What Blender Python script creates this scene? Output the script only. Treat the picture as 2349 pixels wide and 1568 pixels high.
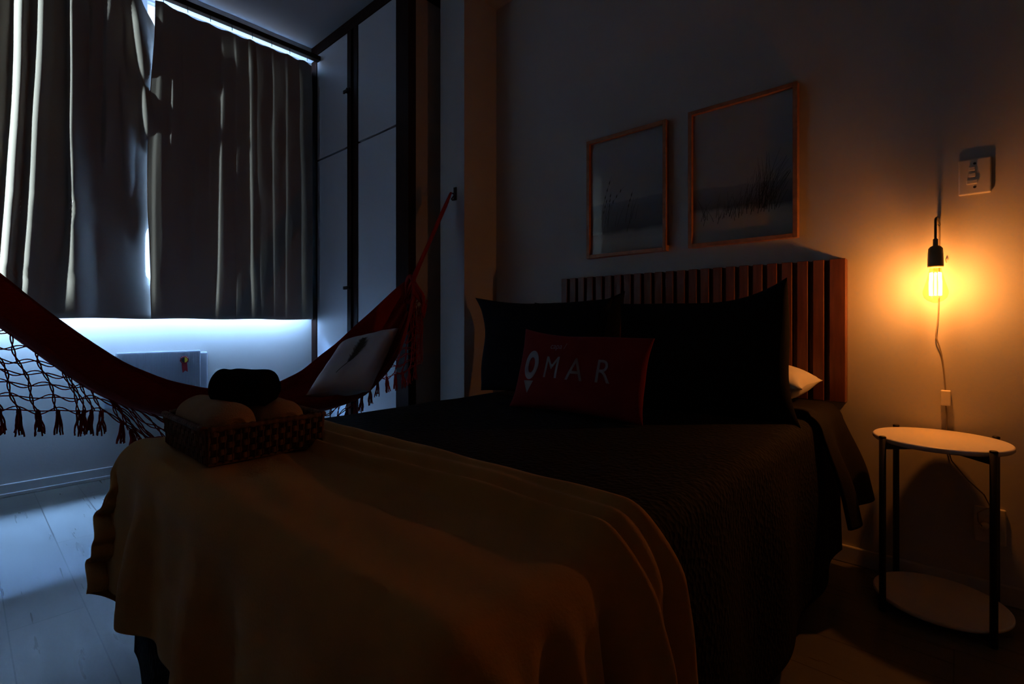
import bpy, bmesh, math, random
from mathutils import Vector, Matrix, noise
PI = math.pi
sc = bpy.context.scene
C = sc.collection
for o in list(bpy.data.objects):
    bpy.data.objects.remove(o)
# ------------------------------------------------------------------ camera
cam = bpy.data.objects.new('camera', bpy.data.cameras.new('camera'))
C.objects.link(cam)
cam.data.sensor_width = 36.0
cam.data.lens = 1143 / 2349 * 36.0
cam.data.shift_y = -42 / 2349
cam.data.clip_start = 0.02
cam.location = (0, 0, 0.8)
cam.rotation_euler = (PI / 2, 0, math.radians(41.93))
sc.camera = cam
# ------------------------------------------------------------------ exposure
sc.view_settings.view_transform = 'Standard'
sc.view_settings.look = 'None'
sc.view_settings.exposure = 0.0
sc.view_settings.gamma = 1.0
sc.view_settings.use_curve_mapping = False
sc.cycles.sample_clamp_indirect = 40.0
# ------------------------------------------------------------------ sky: bright blue overhead, dull grey street side below
w = bpy.data.worlds.new('sky')
sc.world = w
w.use_nodes = True
nt = w.node_tree
nt.nodes.clear()
wo = nt.nodes.new('ShaderNodeOutputWorld')
wb = nt.nodes.new('ShaderNodeBackground')
tc = nt.nodes.new('ShaderNodeTexCoord')
sx = nt.nodes.new('ShaderNodeSeparateXYZ')
cr = nt.nodes.new('ShaderNodeValToRGB')
cr.color_ramp.elements[0].position = 0.0
cr.color_ramp.elements[0].color = (0.3, 0.3, 0.3, 1)
cr.color_ramp.elements[1].position = 0.95
cr.color_ramp.elements[1].color = (0.5, 0.7, 1.0, 1)
for p_, c_ in ((0.5, (0.40, 0.43, 0.48)), (0.72, (0.52, 0.60, 0.70)), (0.83, (0.60, 0.66, 0.70)), (0.885, (0.5, 0.7, 1.0))):
    e_ = cr.color_ramp.elements.new(p_)
    e_.color = (*c_, 1)
nt.links.new(tc.outputs['Generated'], sx.inputs[0])
mp = nt.nodes.new('ShaderNodeMapRange')
mp.inputs[1].default_value = -1
mp.inputs[2].default_value = 1
nt.links.new(sx.outputs[2], mp.inputs[0])
nt.links.new(mp.outputs[0], cr.inputs[0])
nt.links.new(cr.outputs[0], wb.inputs[0])
wb.inputs[1].default_value = 2.5
nt.links.new(wb.outputs[0], wo.inputs[0])


def area(name, loc, rot, sx_, sy_, power=1, color=(1, 1, 1), spread=180, portal=False):
    L = bpy.data.lights.new(name, 'AREA')
    L.shape = 'RECTANGLE'
    L.size = sx_
    L.size_y = sy_
    L.energy = power
    L.color = color
    L.spread = math.radians(spread)
    if portal:
        L.cycles.is_portal = True
    o = bpy.data.objects.new(name, L)
    C.objects.link(o)
    o.location = loc
    o.rotation_euler = rot
    return o


# the broad bright patch of open sky high over the street
skl = bpy.data.lights.new('open_sky', 'SUN')
skl.energy = 160.0
skl.color = (0.25, 0.50, 1.0)
skl.angle = math.radians(36)
so = bpy.data.objects.new('open_sky', skl)
C.objects.link(so)
so.rotation_euler = Vector((math.cos(math.radians(55)), 0.0, -math.sin(math.radians(55)))).to_track_quat('-Z', 'Y').to_euler()
WX = -3.28          # inner face of the window wall
HY = 2.0            # inner face of the headboard wall
# portal over the big window (light travels +x into the room)
area('window_daylight', (WX - 0.16, 0.535, 1.77), (0, -PI / 2, 0), 1.66, 2.1, portal=True)
# added raking light behind an invented side window, brightens the curtain pleats
_side = area('added_rake_light', (-3.0, -1.10, 1.72), (0, 0, 0), 0.08, 1.5, power=4.4, color=(0.72, 0.92, 1.0), spread=7)
_side.rotation_euler = Vector((-0.130, 1.0, -0.03)).to_track_quat('-Z', 'Y').to_euler()

# ------------------------------------------------------------------ materials
M = {}


def mat(name, col, rough=0.7, metal=0.0, spec=0.5, noise_amt=0.0, noise_scale=20, bump=0.0, bump_scale=80, sheen=0.0,
        stretch=None, col2=None, emit=None, emit_s=0.0, kind=None):
    m = bpy.data.materials.new(name)
    m.use_nodes = True
    n = m.node_tree
    b = n.nodes['Principled BSDF']
    b.inputs['Base Color'].default_value = (*col, 1)
    b.inputs['Roughness'].default_value = rough
    b.inputs['Metallic'].default_value = metal
    b.inputs['Specular IOR Level'].default_value = spec
    if sheen:
        b.inputs['Sheen Weight'].default_value = sheen
        b.inputs['Sheen Roughness'].default_value = 0.5
    if emit:
        b.inputs['Emission Color'].default_value = (*emit, 1)
        b.inputs['Emission Strength'].default_value = emit_s
    t = n.nodes.new('ShaderNodeTexCoord')
    mpn = n.nodes.new('ShaderNodeMapping')
    n.links.new(t.outputs['Object'], mpn.inputs[0])
    if stretch:
        mpn.inputs['Scale'].default_value = stretch
    if noise_amt or col2:
        nz = n.nodes.new('ShaderNodeTexNoise')
        nz.inputs['Scale'].default_value = noise_scale
        nz.inputs['Detail'].default_value = 4
        n.links.new(mpn.outputs[0], nz.inputs['Vector'])
        r = n.nodes.new('ShaderNodeValToRGB')
        c2 = col2 or tuple(c * (1 - noise_amt) for c in col)
        r.color_ramp.elements[0].position = 0.35
        r.color_ramp.elements[1].position = 0.65
        r.color_ramp.elements[0].color = (*c2, 1)
        r.color_ramp.elements[1].color = (*col, 1)
        n.links.new(nz.outputs['Fac'], r.inputs[0])
        n.links.new(r.outputs[0], b.inputs['Base Color'])
    if bump:
        nb = n.nodes.new('ShaderNodeTexNoise')
        nb.inputs['Scale'].default_value = bump_scale
        nb.inputs['Detail'].default_value = 3
        n.links.new(mpn.outputs[0], nb.inputs['Vector'])
        bp = n.nodes.new('ShaderNodeBump')
        bp.inputs['Strength'].default_value = bump
        bp.inputs['Distance'].default_value = 0.002
        n.links.new(nb.outputs['Fac'], bp.inputs['Height'])
        n.links.new(bp.outputs[0], b.inputs['Normal'])
    M[name] = m
    return m


mat('wall_paint', (0.49, 0.465, 0.435), 0.85, noise_amt=0.04, noise_scale=3, bump=0.15, bump_scale=120)
mat('ceiling_paint', (0.42, 0.42, 0.42), 0.9, bump=0.1)
mat('white_trim', (0.52, 0.52, 0.50), 0.55)
mat('dark_wood', (0.030, 0.010, 0.006), 0.55, spec=0.1, noise_amt=0.4, noise_scale=9, stretch=(8, 8, 0.6), bump=0.1)
mat('white_laminate', (0.60, 0.61, 0.64), 0.5)
mat('side_laminate', (0.42, 0.36, 0.30), 0.6, noise_amt=0.08, noise_scale=5)
mat('headboard_wood', (0.20, 0.062, 0.026), 0.42, noise_amt=0.35, noise_scale=14, stretch=(6, 6, 0.5), bump=0.15)
mat('frame_wood', (0.42, 0.17, 0.06), 0.42, noise_amt=0.25, noise_scale=14, stretch=(3, 3, 3))
mat('black_metal', (0.012, 0.012, 0.013), 0.45, metal=0.3)
mat('tabletop_white', (0.74, 0.72, 0.68), 0.35)
mat('black_linen', (0.004, 0.004, 0.006), 0.95, spec=0.15, bump=0.3, bump_scale=300)
mat('navy_quilt', (0.006, 0.0045, 0.005), 0.9, spec=0.2)
mat('dark_blanket', (0.009, 0.0065, 0.006), 0.9, spec=0.2, bump=0.4, bump_scale=200)
mat('white_linen', (0.72, 0.68, 0.60), 0.85, bump=0.2, bump_scale=60)
mat('throw_fabric', (0.50, 0.255, 0.055), 0.95, spec=0.1, noise_amt=0.12, noise_scale=9, bump=0.35, bump_scale=260, sheen=0.12)
mat('red_cushion', (0.22, 0.012, 0.010), 0.9, spec=0.2, bump=0.3, bump_scale=250)
mat('faded_print', (0.30, 0.29, 0.30), 0.8)
mat('print_white', (0.55, 0.55, 0.60), 0.8)
mat('curtain_cloth', (0.27, 0.24, 0.205), 0.8, spec=0.2, noise_amt=0.05, noise_scale=4, bump=0.25, bump_scale=350, sheen=0.1)
mat('curtain_lining', (0.96, 0.90, 0.80), 0.8, spec=0.2)
mat('hammock_red', (0.34, 0.018, 0.008), 0.9, spec=0.15, noise_amt=0.25, noise_scale=30, stretch=(14, 1, 14), bump=0.5, bump_scale=120, sheen=0.15)
mat('hammock_yarn', (0.33, 0.022, 0.020), 0.9, spec=0.15, bump=0.5, bump_scale=900)
mat('wicker', (0.17, 0.075, 0.028), 0.7, noise_amt=0.5, noise_scale=40, bump=0.4, bump_scale=200)
mat('beige_towel', (0.42, 0.26, 0.13), 1.0, spec=0.05, bump=1.0, bump_scale=500, sheen=0.2)
mat('black_towel', (0.006, 0.006, 0.010), 1.0, spec=0.05, bump=1.0, bump_scale=450)
mat('heater_enamel', (0.32, 0.34, 0.38), 0.5)
mat('heater_dark', (0.05, 0.06, 0.08), 0.5)
mat('ribbon_red', (0.30, 0.012, 0.020), 0.5)
mat('disc_yellow', (0.70, 0.48, 0.03), 0.5)
mat('disc_black', (0.01, 0.01, 0.01), 0.5)
mat('plastic_white', (0.66, 0.62, 0.54), 0.4)
mat('plastic_dark', (0.02, 0.018, 0.016), 0.5)
mat('lamp_brass', (0.30, 0.24, 0.12), 0.45, metal=0.0)
mat('cord_grey', (0.25, 0.20, 0.14), 0.6)
mat('aluminium', (0.45, 0.47, 0.5), 0.4, metal=0.4)
mat('rail_wood', (0.022, 0.011, 0.006), 0.6, spec=0.2)
mat('facade_grey', (0.3, 0.3, 0.3), 0.9)


def clearglass(name, tint, gloss=0.06, edge=0.6):
    m = bpy.data.materials.new(name)
    m.use_nodes = True
    n = m.node_tree
    n.nodes.clear()
    o = n.nodes.new('ShaderNodeOutputMaterial')
    a = n.nodes.new('ShaderNodeBsdfTransparent')
    a.inputs[0].default_value = (*tint, 1)
    g = n.nodes.new('ShaderNodeBsdfGlossy')
    g.inputs['Roughness'].default_value = 0.03
    f = n.nodes.new('ShaderNodeLayerWeight')
    f.inputs[0].default_value = 0.5
    pw = n.nodes.new('ShaderNodeMath')
    pw.operation = 'POWER'
    pw.inputs[1].default_value = 4.0
    n.links.new(f.outputs['Facing'], pw.inputs[0])
    ad = n.nodes.new('ShaderNodeMath')
    ad.operation = 'MULTIPLY_ADD'
    ad.inputs[1].default_value = edge
    ad.inputs[2].default_value = gloss * 0.5
    n.links.new(pw.outputs[0], ad.inputs[0])
    mx = n.nodes.new('ShaderNodeMixShader')
    n.links.new(ad.outputs[0], mx.inputs[0])
    n.links.new(a.outputs[0], mx.inputs[1])
    n.links.new(g.outputs[0], mx.inputs[2])
    n.links.new(mx.outputs[0], o.inputs[0])
    M[name] = m


clearglass('window_glass', (0.95, 0.97, 1.0))
clearglass('picture_glass', (0.97, 0.97, 0.97), 0.02, 0.3)
clearglass('bulb_glass', (1.0, 0.90, 0.66), 0.03)


def emission(name, col, s):
    m = bpy.data.materials.new(name)
    m.use_nodes = True
    n = m.node_tree
    n.nodes.clear()
    o = n.nodes.new('ShaderNodeOutputMaterial')
    e = n.nodes.new('ShaderNodeEmission')
    e.inputs[0].default_value = (*col, 1)
    e.inputs[1].default_value = s
    n.links.new(e.outputs[0], o.inputs[0])
    M[name] = m


emission('filament_glow', (1.0, 0.62, 0.28), 40)


def floor_material():
    m = bpy.data.materials.new('floor_laminate')
    m.use_nodes = True
    n = m.node_tree
    b = n.nodes['Principled BSDF']
    t = n.nodes.new('ShaderNodeTexCoord')
    mpn = n.nodes.new('ShaderNodeMapping')
    mpn.inputs['Location'].default_value = (0.62, 0.067, 0)
    n.links.new(t.outputs['Object'], mpn.inputs[0])
    br = n.nodes.new('ShaderNodeTexBrick')
    br.inputs['Scale'].default_value = 1.0
    br.inputs['Brick Width'].default_value = 1.22
    br.inputs['Row Height'].default_value = 0.155
    br.inputs['Mortar Size'].default_value = 0.0016
    br.inputs['Mortar Smooth'].default_value = 0.2
    br.inputs['Color1'].default_value = (0.16, 0.152, 0.13, 1)
    br.inputs['Color2'].default_value = (0.135, 0.128, 0.11, 1)
    br.inputs['Mortar'].default_value = (0.05, 0.04, 0.03, 1)
    n.links.new(mpn.outputs[0], br.inputs['Vector'])
    m2 = n.nodes.new('ShaderNodeMapping')
    m2.inputs['Scale'].default_value = (1.2, 14, 1)
    n.links.new(t.outputs['Object'], m2.inputs[0])
    nz = n.nodes.new('ShaderNodeTexNoise')
    nz.inputs['Scale'].default_value = 3.0
    nz.inputs['Detail'].default_value = 3
    nz.inputs['Distortion'].default_value = 0.3
    n.links.new(m2.outputs[0], nz.inputs['Vector'])
    r = n.nodes.new('ShaderNodeValToRGB')
    r.color_ramp.elements[0].position = 0.15
    r.color_ramp.elements[0].color = (0.80, 0.78, 0.76, 1)
    r.color_ramp.elements[1].position = 0.85
    r.color_ramp.elements[1].color = (1, 1, 1, 1)
    n.links.new(nz.outputs['Fac'], r.inputs[0])
    mx = n.nodes.new('ShaderNodeMix')
    mx.data_type = 'RGBA'
    mx.blend_type = 'MULTIPLY'
    mx.inputs[0].default_value = 1.0
    n.links.new(br.outputs['Color'], mx.inputs[6])
    n.links.new(r.outputs[0], mx.inputs[7])
    n.links.new(mx.outputs[2], b.inputs['Base Color'])
    rr = n.nodes.new('ShaderNodeMapRange')
    rr.inputs[3].default_value = 0.24
    rr.inputs[4].default_value = 0.34
    n.links.new(nz.outputs['Fac'], rr.inputs[0])
    n.links.new(rr.outputs[0], b.inputs['Roughness'])
    bp = n.nodes.new('ShaderNodeBump')
    bp.inputs['Strength'].default_value = 0.06
    bp.inputs['Distance'].default_value = 0.001
    n.links.new(nz.outputs['Fac'], bp.inputs['Height'])
    n.links.new(bp.outputs[0], b.inputs['Normal'])
    M['floor_laminate'] = m


floor_material()


def quilt_bump():
    """fine matelasse ribs woven into the quilt"""
    n = M['navy_quilt'].node_tree
    b = n.nodes['Principled BSDF']
    t = n.nodes.new('ShaderNodeTexCoord')
    v = n.nodes.new('ShaderNodeTexVoronoi')
    v.inputs['Scale'].default_value = 95
    n.links.new(t.outputs['UV'], v.inputs['Vector'])
    bp = n.nodes.new('ShaderNodeBump')
    bp.inputs['Strength'].default_value = 0.9
    bp.inputs['Distance'].default_value = 0.003
    n.links.new(v.outputs['Distance'], bp.inputs['Height'])
    n.links.new(bp.outputs[0], b.inputs['Normal'])


quilt_bump()


# ------------------------------------------------------------------ helpers
def obj(name, verts, faces, m, parent=None, smooth=False, uv=None, mats=None, fm=None):
    me = bpy.data.meshes.new(name)
    me.from_pydata([tuple(v) for v in verts], [], faces)
    if mats:
        for k in mats:
            me.materials.append(M[k])
        me.polygons.foreach_set('material_index', fm)
    else:
        me.materials.append(M[m])
    if uv:
        ul = me.uv_layers.new(name='UVMap')
        for l in me.loops:
            ul.data[l.index].uv = uv[l.vertex_index]
    if smooth:
        me.polygons.foreach_set('use_smooth', [True] * len(me.polygons))
    me.update()
    o = bpy.data.objects.new(name, me)
    C.objects.link(o)
    if parent:
        o.parent = parent
    return o


def bobj(name, bm, m, parent=None, smooth=False):
    me = bpy.data.meshes.new(name)
    bm.to_mesh(me)
    bm.free()
    me.materials.append(M[m])
    if smooth:
        me.polygons.foreach_set('use_smooth', [True] * len(me.polygons))
    o = bpy.data.objects.new(name, me)
    C.objects.link(o)
    if parent:
        o.parent = parent
    return o


def box(bm, x0, x1, y0, y1, z0, z1, bev=0.0, seg=2):
    t = bmesh.new()
    vs = [t.verts.new((x, y, z)) for x in (x0, x1) for y in (y0, y1) for z in (z0, z1)]
    for f in ((0, 1, 3, 2), (4, 6, 7, 5), (0, 4, 5, 1), (2, 3, 7, 6), (0, 2, 6, 4), (1, 5, 7, 3)):
        t.faces.new([vs[i] for i in f])
    if bev:
        bmesh.ops.bevel(t, geom=list(t.edges), offset=bev, segments=seg, profile=0.5, affect='EDGES')
    merge(bm, t)


def merge(bm, t, mx=None):
    if mx:
        bmesh.ops.transform(t, matrix=mx, verts=t.verts)
    mp_ = {}
    for v in t.verts:
        mp_[v] = bm.verts.new(v.co)
    for f in t.faces:
        try:
            nf = bm.faces.new([mp_[v] for v in f.verts])
            nf.smooth = f.smooth
        except ValueError:
            pass
    t.free()


def boxobj(name, b, m, parent=None, bev=0.0, seg=2):
    bm = bmesh.new()
    box(bm, *b, bev=bev, seg=seg)
    return bobj(name, bm, m, parent)


def tube(bm, pts, r, n=8, closed=False, caps=True):
    pts = [Vector(p) for p in pts]
    rings = []
    N = len(pts)
    up = None
    for i, p in enumerate(pts):
        a = pts[(i - 1) % N] if (i > 0 or closed) else p
        b = pts[(i + 1) % N] if (i < N - 1 or closed) else p
        d = (b - a)
        if d.length < 1e-9:
            d = Vector((0, 0, 1))
        d.normalize()
        if up is None:
            up = Vector((0, 0, 1)) if abs(d.z) < 0.9 else Vector((1, 0, 0))
        s = d.cross(up)
        if s.length < 1e-6:
            s = d.orthogonal()
        s.normalize()
        up = s.cross(d).normalized()
        rr = r[i] if isinstance(r, (list, tuple)) else r
        rings.append([bm.verts.new(p + (s * math.cos(2 * PI * k / n) + up * math.sin(2 * PI * k / n)) * rr) for k in range(n)])
    m = N if closed else N - 1
    for i in range(m):
        A, B = rings[i], rings[(i + 1) % N]
        for k in range(n):
            f = bm.faces.new((A[k], A[(k + 1) % n], B[(k + 1) % n], B[k]))
            f.smooth = True
    if caps and not closed:
        bm.faces.new(rings[0][::-1])
        bm.faces.new(rings[-1])


def lathe(bm, prof, cx=0, cy=0, n=24, caps=True):
    rings = []
    for r, z in prof:
        rings.append([bm.verts.new((cx + r * math.cos(2 * PI * k / n), cy + r * math.sin(2 * PI * k / n), z)) for k in range(n)])
    for A, B in zip(rings, rings[1:]):
        for k in range(n):
            f = bm.faces.new((A[k], A[(k + 1) % n], B[(k + 1) % n], B[k]))
            f.smooth = True
    if caps:
        bm.faces.new(rings[0][::-1])
        bm.faces.new(rings[-1])


def grid_faces(nu, nv, off=0, flip=False):
    fs = []
    for i in range(nu - 1):
        for j in range(nv - 1):
            a = off + i * nv + j
            q = (a, a + 1, a + nv + 1, a + nv)
            fs.append(q[::-1] if flip else q)
    return fs


def thing(name, label, cat, loc=(0, 0, 0), group=None, rot=(0, 0, 0)):
    o = bpy.data.objects.new(name, None)
    C.objects.link(o)
    o.location = loc
    o.rotation_euler = rot
    o.empty_display_size = 0.05
    return tag(o, label, cat, group)


def tag(o, label, cat, group=None):
    o['label'] = label
    o['category'] = cat
    if group:
        o['group'] = group
    return o


def struct(o):
    o['kind'] = 'structure'
    return o


def lerp(a, b, t):
    return a + (b - a) * t


def interp(tab, x):
    if x <= tab[0][0]:
        return tab[0][1]
    for (x0, y0), (x1, y1) in zip(tab, tab[1:]):
        if x <= x1:
            t = (x - x0) / (x1 - x0)
            return lerp(y0, y1, t)
    return tab[-1][1]


def smooth_interp(tab, x, k=0.03):
    return (interp(tab, x - k) + 2 * interp(tab, x) + interp(tab, x + k)) / 4


def sstep(a, b, x):
    t = min(1, max(0, (x - a) / (b - a)))
    return t * t * (3 - 2 * t)


def nz(x, y, z=0):
    return noise.noise(Vector((x, y, z)))


# ------------------------------------------------------------------ the room
CZ = 2.67
RX, NY = 1.2, -0.8
struct(boxobj('floor', (WX - 0.2, RX + 0.1, NY - 0.36, HY + 0.1, -0.1, 0.0), 'floor_laminate'))
struct(boxobj('ceiling', (WX - 0.2, RX + 0.1, NY - 0.36, HY + 0.1, CZ, CZ + 0.1), 'ceiling_paint'))
struct(boxobj('wall_back', (WX - 0.2, RX + 0.1, HY, HY + 0.1, 0, CZ), 'wall_paint'))
struct(boxobj('wall_right', (RX, RX + 0.1, NY, HY, 0, CZ), 'wall_paint'))
bm = bmesh.new()          # window wall with its opening
WY0, WY1, WZ0, WZ1 = -0.5, 1.57, 0.90, 2.64
box(bm, WX - 0.18, WX, NY - 0.1, HY, 0, WZ0)
box(bm, WX - 0.18, WX, NY - 0.1, HY, WZ1, CZ)
box(bm, WX - 0.18, WX, NY - 0.1, WY0, WZ0, WZ1)
box(bm, WX - 0.18, WX, WY1, HY, WZ0, WZ1)
struct(bobj('wall_left', bm, 'wall_paint'))
bm = bmesh.new()          # near wall, with an added deep slot that narrows the raking light
SX0, SX1 = -3.055, -2.945
box(bm, WX, SX0, NY - 0.36, NY, 0, CZ)
box(bm, SX1, RX, NY - 0.36, NY, 0, CZ)
box(bm, SX0, SX1, NY - 0.36, NY, 0, 0.9)
box(bm, SX0, SX1, NY - 0.36, NY, 2.5, CZ)
struct(bobj('wall_front', bm, 'wall_paint'))
struct(boxobj('wall_column', (-2.106, -1.914, 1.76, HY, 0, CZ), 'wall_paint'))
struct(boxobj('wall_beam', (-1.914, RX, 1.76, HY, 2.54, CZ), 'wall_paint'))


def skirt(name, b):
    x0, x1, y0, y1 = b
    bm = bmesh.new()
    box(bm, x0, x1, y0, y1, 0, 0.058, bev=0.004)
    return struct(bobj(name, bm, 'white_trim'))


bm = bmesh.new()
box(bm, WX, WX + 0.012, NY, 1.60, 0, 0.060, bev=0.003)
box(bm, WX, WX + 0.017, NY, 1.60, 0, 0.018, bev=0.003)
struct(bobj('baseboard_left', bm, 'white_trim'))
skirt('baseboard_back', (-1.91, RX, HY - 0.013, HY))

# the big window behind the curtains
win = struct(bpy.data.objects.new('window_1', None))
C.objects.link(win)
win.location = (WX, 0.5, WZ0)
bm = bmesh.new()
fx0, fx1 = -0.13, -0.09
yy0, yy1 = WY0 - 0.5, WY1 - 0.5
for a, b in ((yy0, yy0 + 0.04), (yy1 - 0.04, yy1), (0.17, 0.21), (-0.36, -0.33), (0.60, 0.63)):
    box(bm, fx0, fx1, a, b, 0, WZ1 - WZ0, bev=0.003)
for a, b in ((0, 0.04), (1.05, 1.085), (WZ1 - WZ0 - 0.04, WZ1 - WZ0)):
    box(bm, fx0 + 0.001, fx1 - 0.001, yy0, yy1, a, b, bev=0.003)
bobj('window_frame', bm, 'aluminium', win)
boxobj('pane', (-0.112, -0.108, yy0 + 0.02, yy1 - 0.02, 0.02, WZ1 - WZ0 - 0.02), 'window_glass', win)
# made-up narrow side window out of view, frames the raking light
added_win = struct(bpy.data.objects.new('added_side_window', None))
C.objects.link(added_win)
added_win.location = (-3.0, NY - 0.33, 0.9)
bm = bmesh.new()
box(bm, -0.055, -0.045, -0.02, 0.02, 0, 1.6)
box(bm, 0.045, 0.055, -0.02, 0.02, 0, 1.6)
box(bm, -0.045, 0.045, -0.02, 0.02, 0, 0.03)
box(bm, -0.045, 0.045, -0.02, 0.02, 1.57, 1.6)
bobj('window_frame', bm, 'aluminium', added_win)
boxobj('pane', (-0.045, 0.045, -0.003, 0.003, 0.03, 1.57), 'window_glass', added_win)

# ------------------------------------------------------------------ curtain rail and curtains
rail = thing('curtain_rail', 'dark brown wooden curtain rail under the ceiling above both curtains', 'curtain rail', (-3.15, 0.5, 2.535))
bm = bmesh.new()
box(bm, -0.03, 0.012, -1.28, 1.105, 0.0, 0.030, bev=0.003)
bobj('track', bm, 'rail_wood', rail)
boxobj('light_stop_board', (-0.129, -0.012, -1.28, 1.105, 0.0305, 0.040), 'white_trim', rail)  # added board, keeps window light behind the curtains off the ceiling
for k in range(9):
    yk = 0.12 + k * 0.112
    bm = bmesh.new()
    tube(bm, [(0, yk, 0.0), (0.002, yk, -0.012), (0, yk + 0.002, -0.03)], 0.0016, 6)
    bobj('hook', bm, 'plastic_dark', rail)

# ridge table: (y at top, y at mid height, y at hem, amplitude, rise width, run-out width, z low, z high)
# columns: crest at top, middle, hem; amplitude; rise; fall; z from, z to; rise multiplier at the hem
LR = [(-0.52, -0.54, -0.55, 0.03, 0.03, 0.06, 0, 3, 1), (-0.36, -0.38, -0.38, 0.03, 0.03, 0.06, 0, 3, 1), (-0.20, -0.22, -0.24, 0.03, 0.04, 0.05, 0, 3, 1),
      (-0.05, -0.08, -0.10, 0.034, 0.04, 0.04, 0, 3, 1), (0.135, 0.10, 0.06, 0.034, 0.06, 0.03, 0, 3, 1),
      (0.205, 0.180, 0.140, 0.046, 0.055, 0.018, 0, 3, 1), (0.272, 0.243, 0.205, 0.050, 0.058, 0.022, 0, 3, 1.3),
      (0.360, 0.358, 0.372, 0.046, 0.012, 0.045, 0, 3, 8), (0.437, 0.437, 0.43, 0.024, 0.010, 0.04, 1.9, 3, 1),
      (0.497, 0.490, 0.54, 0.030, 0.020, 0.05, 1.62, 3.2, 1), (0.520, 0.570, 0.64, 0.022, 0.030, 0.03, 1.45, 2.15, 1),
      (0.57, 0.585, 0.60, 0.016, 0.02, 0.05, 1.9, 3, 1), (0.600, 0.690, 0.72, 0.046, 0.035, 0.03, 2.08, 2.45, 1), (0.625, 0.668, 0.70, 0.044, 0.030, 0.03, 1.78, 2.02, 1),
      (0.53, 0.60, 0.66, 0.012, 0.05, 0.04, 1.25, 1.7, 1)]
RR = [(0.735, 0.70, 0.70, 0.005, 0.02, 0.04, 0, 3, 1), (0.785, 0.765, 0.75, 0.020, 0.018, 0.04, 1.75, 2.15, 1), (0.838, 0.815, 0.80, 0.018, 0.016, 0.04, 1.95, 2.3, 1),
      (0.90, 0.890, 0.875, 0.020, 0.02, 0.04, 1.15, 1.85, 1), (0.84, 0.85, 0.80, 0.010, 0.02, 0.04, 1.35, 1.6, 1), (0.965, 0.965, 0.965, 0.008, 0.012, 0.05, 1.5, 2.2, 1),
      (1.030, 1.018, 1.00, 0.020, 0.014, 0.05, 0, 2.35, 1.5), (1.10, 1.10, 1.10, 0.009, 0.010, 0.04, 0, 3, 1),
      (1.180, 1.183, 1.20, 0.016, 0.012, 0.04, 0, 3, 1.5), (1.215, 1.22, 1.25, 0.012, 0.016, 0.05, 0, 3, 3), (1.316, 1.316, 1.32, 0.008, 0.012, 0.05, 0, 3, 1),
      (1.40, 1.40, 1.40, 0.010, 0.016, 0.05, 0, 3, 1), (1.495, 1.51, 1.52, 0.022, 0.030, 0.03, 0, 3, 1)]


def saw(d, rise, run):
    if d < -rise or d > run * 2.2:
        return 0.0
    if d < 0:
        return sstep(-rise, 0, d)
    return 1 - sstep(0, run * 2.2, d)


def curtain(name, label, yA, yB, ridges, eL, eR, x0, z1, ny):
    z0 = 0.826
    nzr = 70
    V, UV = [], []
    for i in range(ny):
        u = i / (ny - 1)
        for j in range(nzr):
            v = j / (nzr - 1)
            z = lerp(z0, z1, v)
            a = yA + eL(z)
            b = yB + eR(z)
            y = lerp(a, b, u)
            x = 0.0
            for (yt, ym, yb, am, ri, ru, zl, zh, hm_) in ridges:
                ri = ri * lerp(hm_, 1.0, sstep(z0, z0 + 0.55, z))
                yc = lerp(yb, ym, (z - z0) / 0.85) if z < z0 + 0.85 else lerp(ym, yt, (z - z0 - 0.85) / 0.85)
                yc += 0.006 * nz(z * 2.3, yt * 9)
                env = sstep(zl - 0.12, zl + 0.12, z) * (1 - sstep(zh - 0.15, zh + 0.15, z))
                x = max(x, (am if yB < 1 else 0.7 * am) * env * saw(y - yc, ri, ru))
            x += 0.006 * nz(y * 4, z * 1.6, 3) + 0.0025 * nz(y * 14, z * 4, 7)
            x -= 0.012 * sstep(2.3, z1, z)
            if yB > 1:
                x -= 0.10 * sstep(1.562, 1.604, y) + 0.028 * sstep(0.72, 0.86, y)
            # hem and heading scallops
            zz = z + (0.002 * math.sin(y * 17) * (1 - sstep(0, 0.08, v)))
            if v > 0.97:
                zz -= 0.008 * abs(math.sin((y - 0.62) / 0.112 * PI)) ** 1.5 * (v - 0.97) / 0.03
            V.append((x0 + x, y, zz))
            UV.append((y, z))
    n = len(V)
    F = grid_faces(ny, nzr)
    fm = [0] * len(F)
    # lining side, 4 mm behind
    V += [(x - 0.004, y, z) for x, y, z in V]
    F2 = grid_faces(ny, nzr, n, True)
    F += F2
    fm += [1] * len(F2)
    for j in range(nzr - 1):
        for base in (0, (ny - 1) * nzr):
            a = base + j
            F.append((a, a + 1, n + a + 1, n + a))
            fm.append(0)
    for i in range(ny - 1):
        for jj in (0, nzr - 1):
            a = i * nzr + jj
            F.append((a, a + nzr, n + a + nzr, n + a))
            fm.append(0)
    o = obj(name, V, F, None, smooth=True, mats=['curtain_cloth', 'curtain_lining'], fm=fm)
    tag(o, label, 'curtain')
    return o


slit = lambda z: sstep(0.98, 1.06, z) * (1 - sstep(1.26, 1.40, z))
topgap = lambda z: sstep(2.32, 2.52, z)
curtain('curtain', 'grey-brown blackout curtain left of the bright slit, with bold pale pleats', -0.60, 0.712, LR, lambda z: 0.0,
        lambda z: -0.054 * slit(z) - 0.074 * topgap(z) - 0.004 * sstep(0.95, 0.9, z) + 0.005 * nz(z * 3, 5), -3.165, 2.515, 330)
curtain('curtain', 'grey-brown blackout curtain right of the bright slit, reaching the wardrobe', 0.672, 1.604, RR,
        lambda z: 0.012 * math.sin(z * 3.1) + 0.004 * slit(z) + 0.014 * sstep(1.9, 2.5, z), lambda z: 0.0, -3.145, 2.512, 260)

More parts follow.
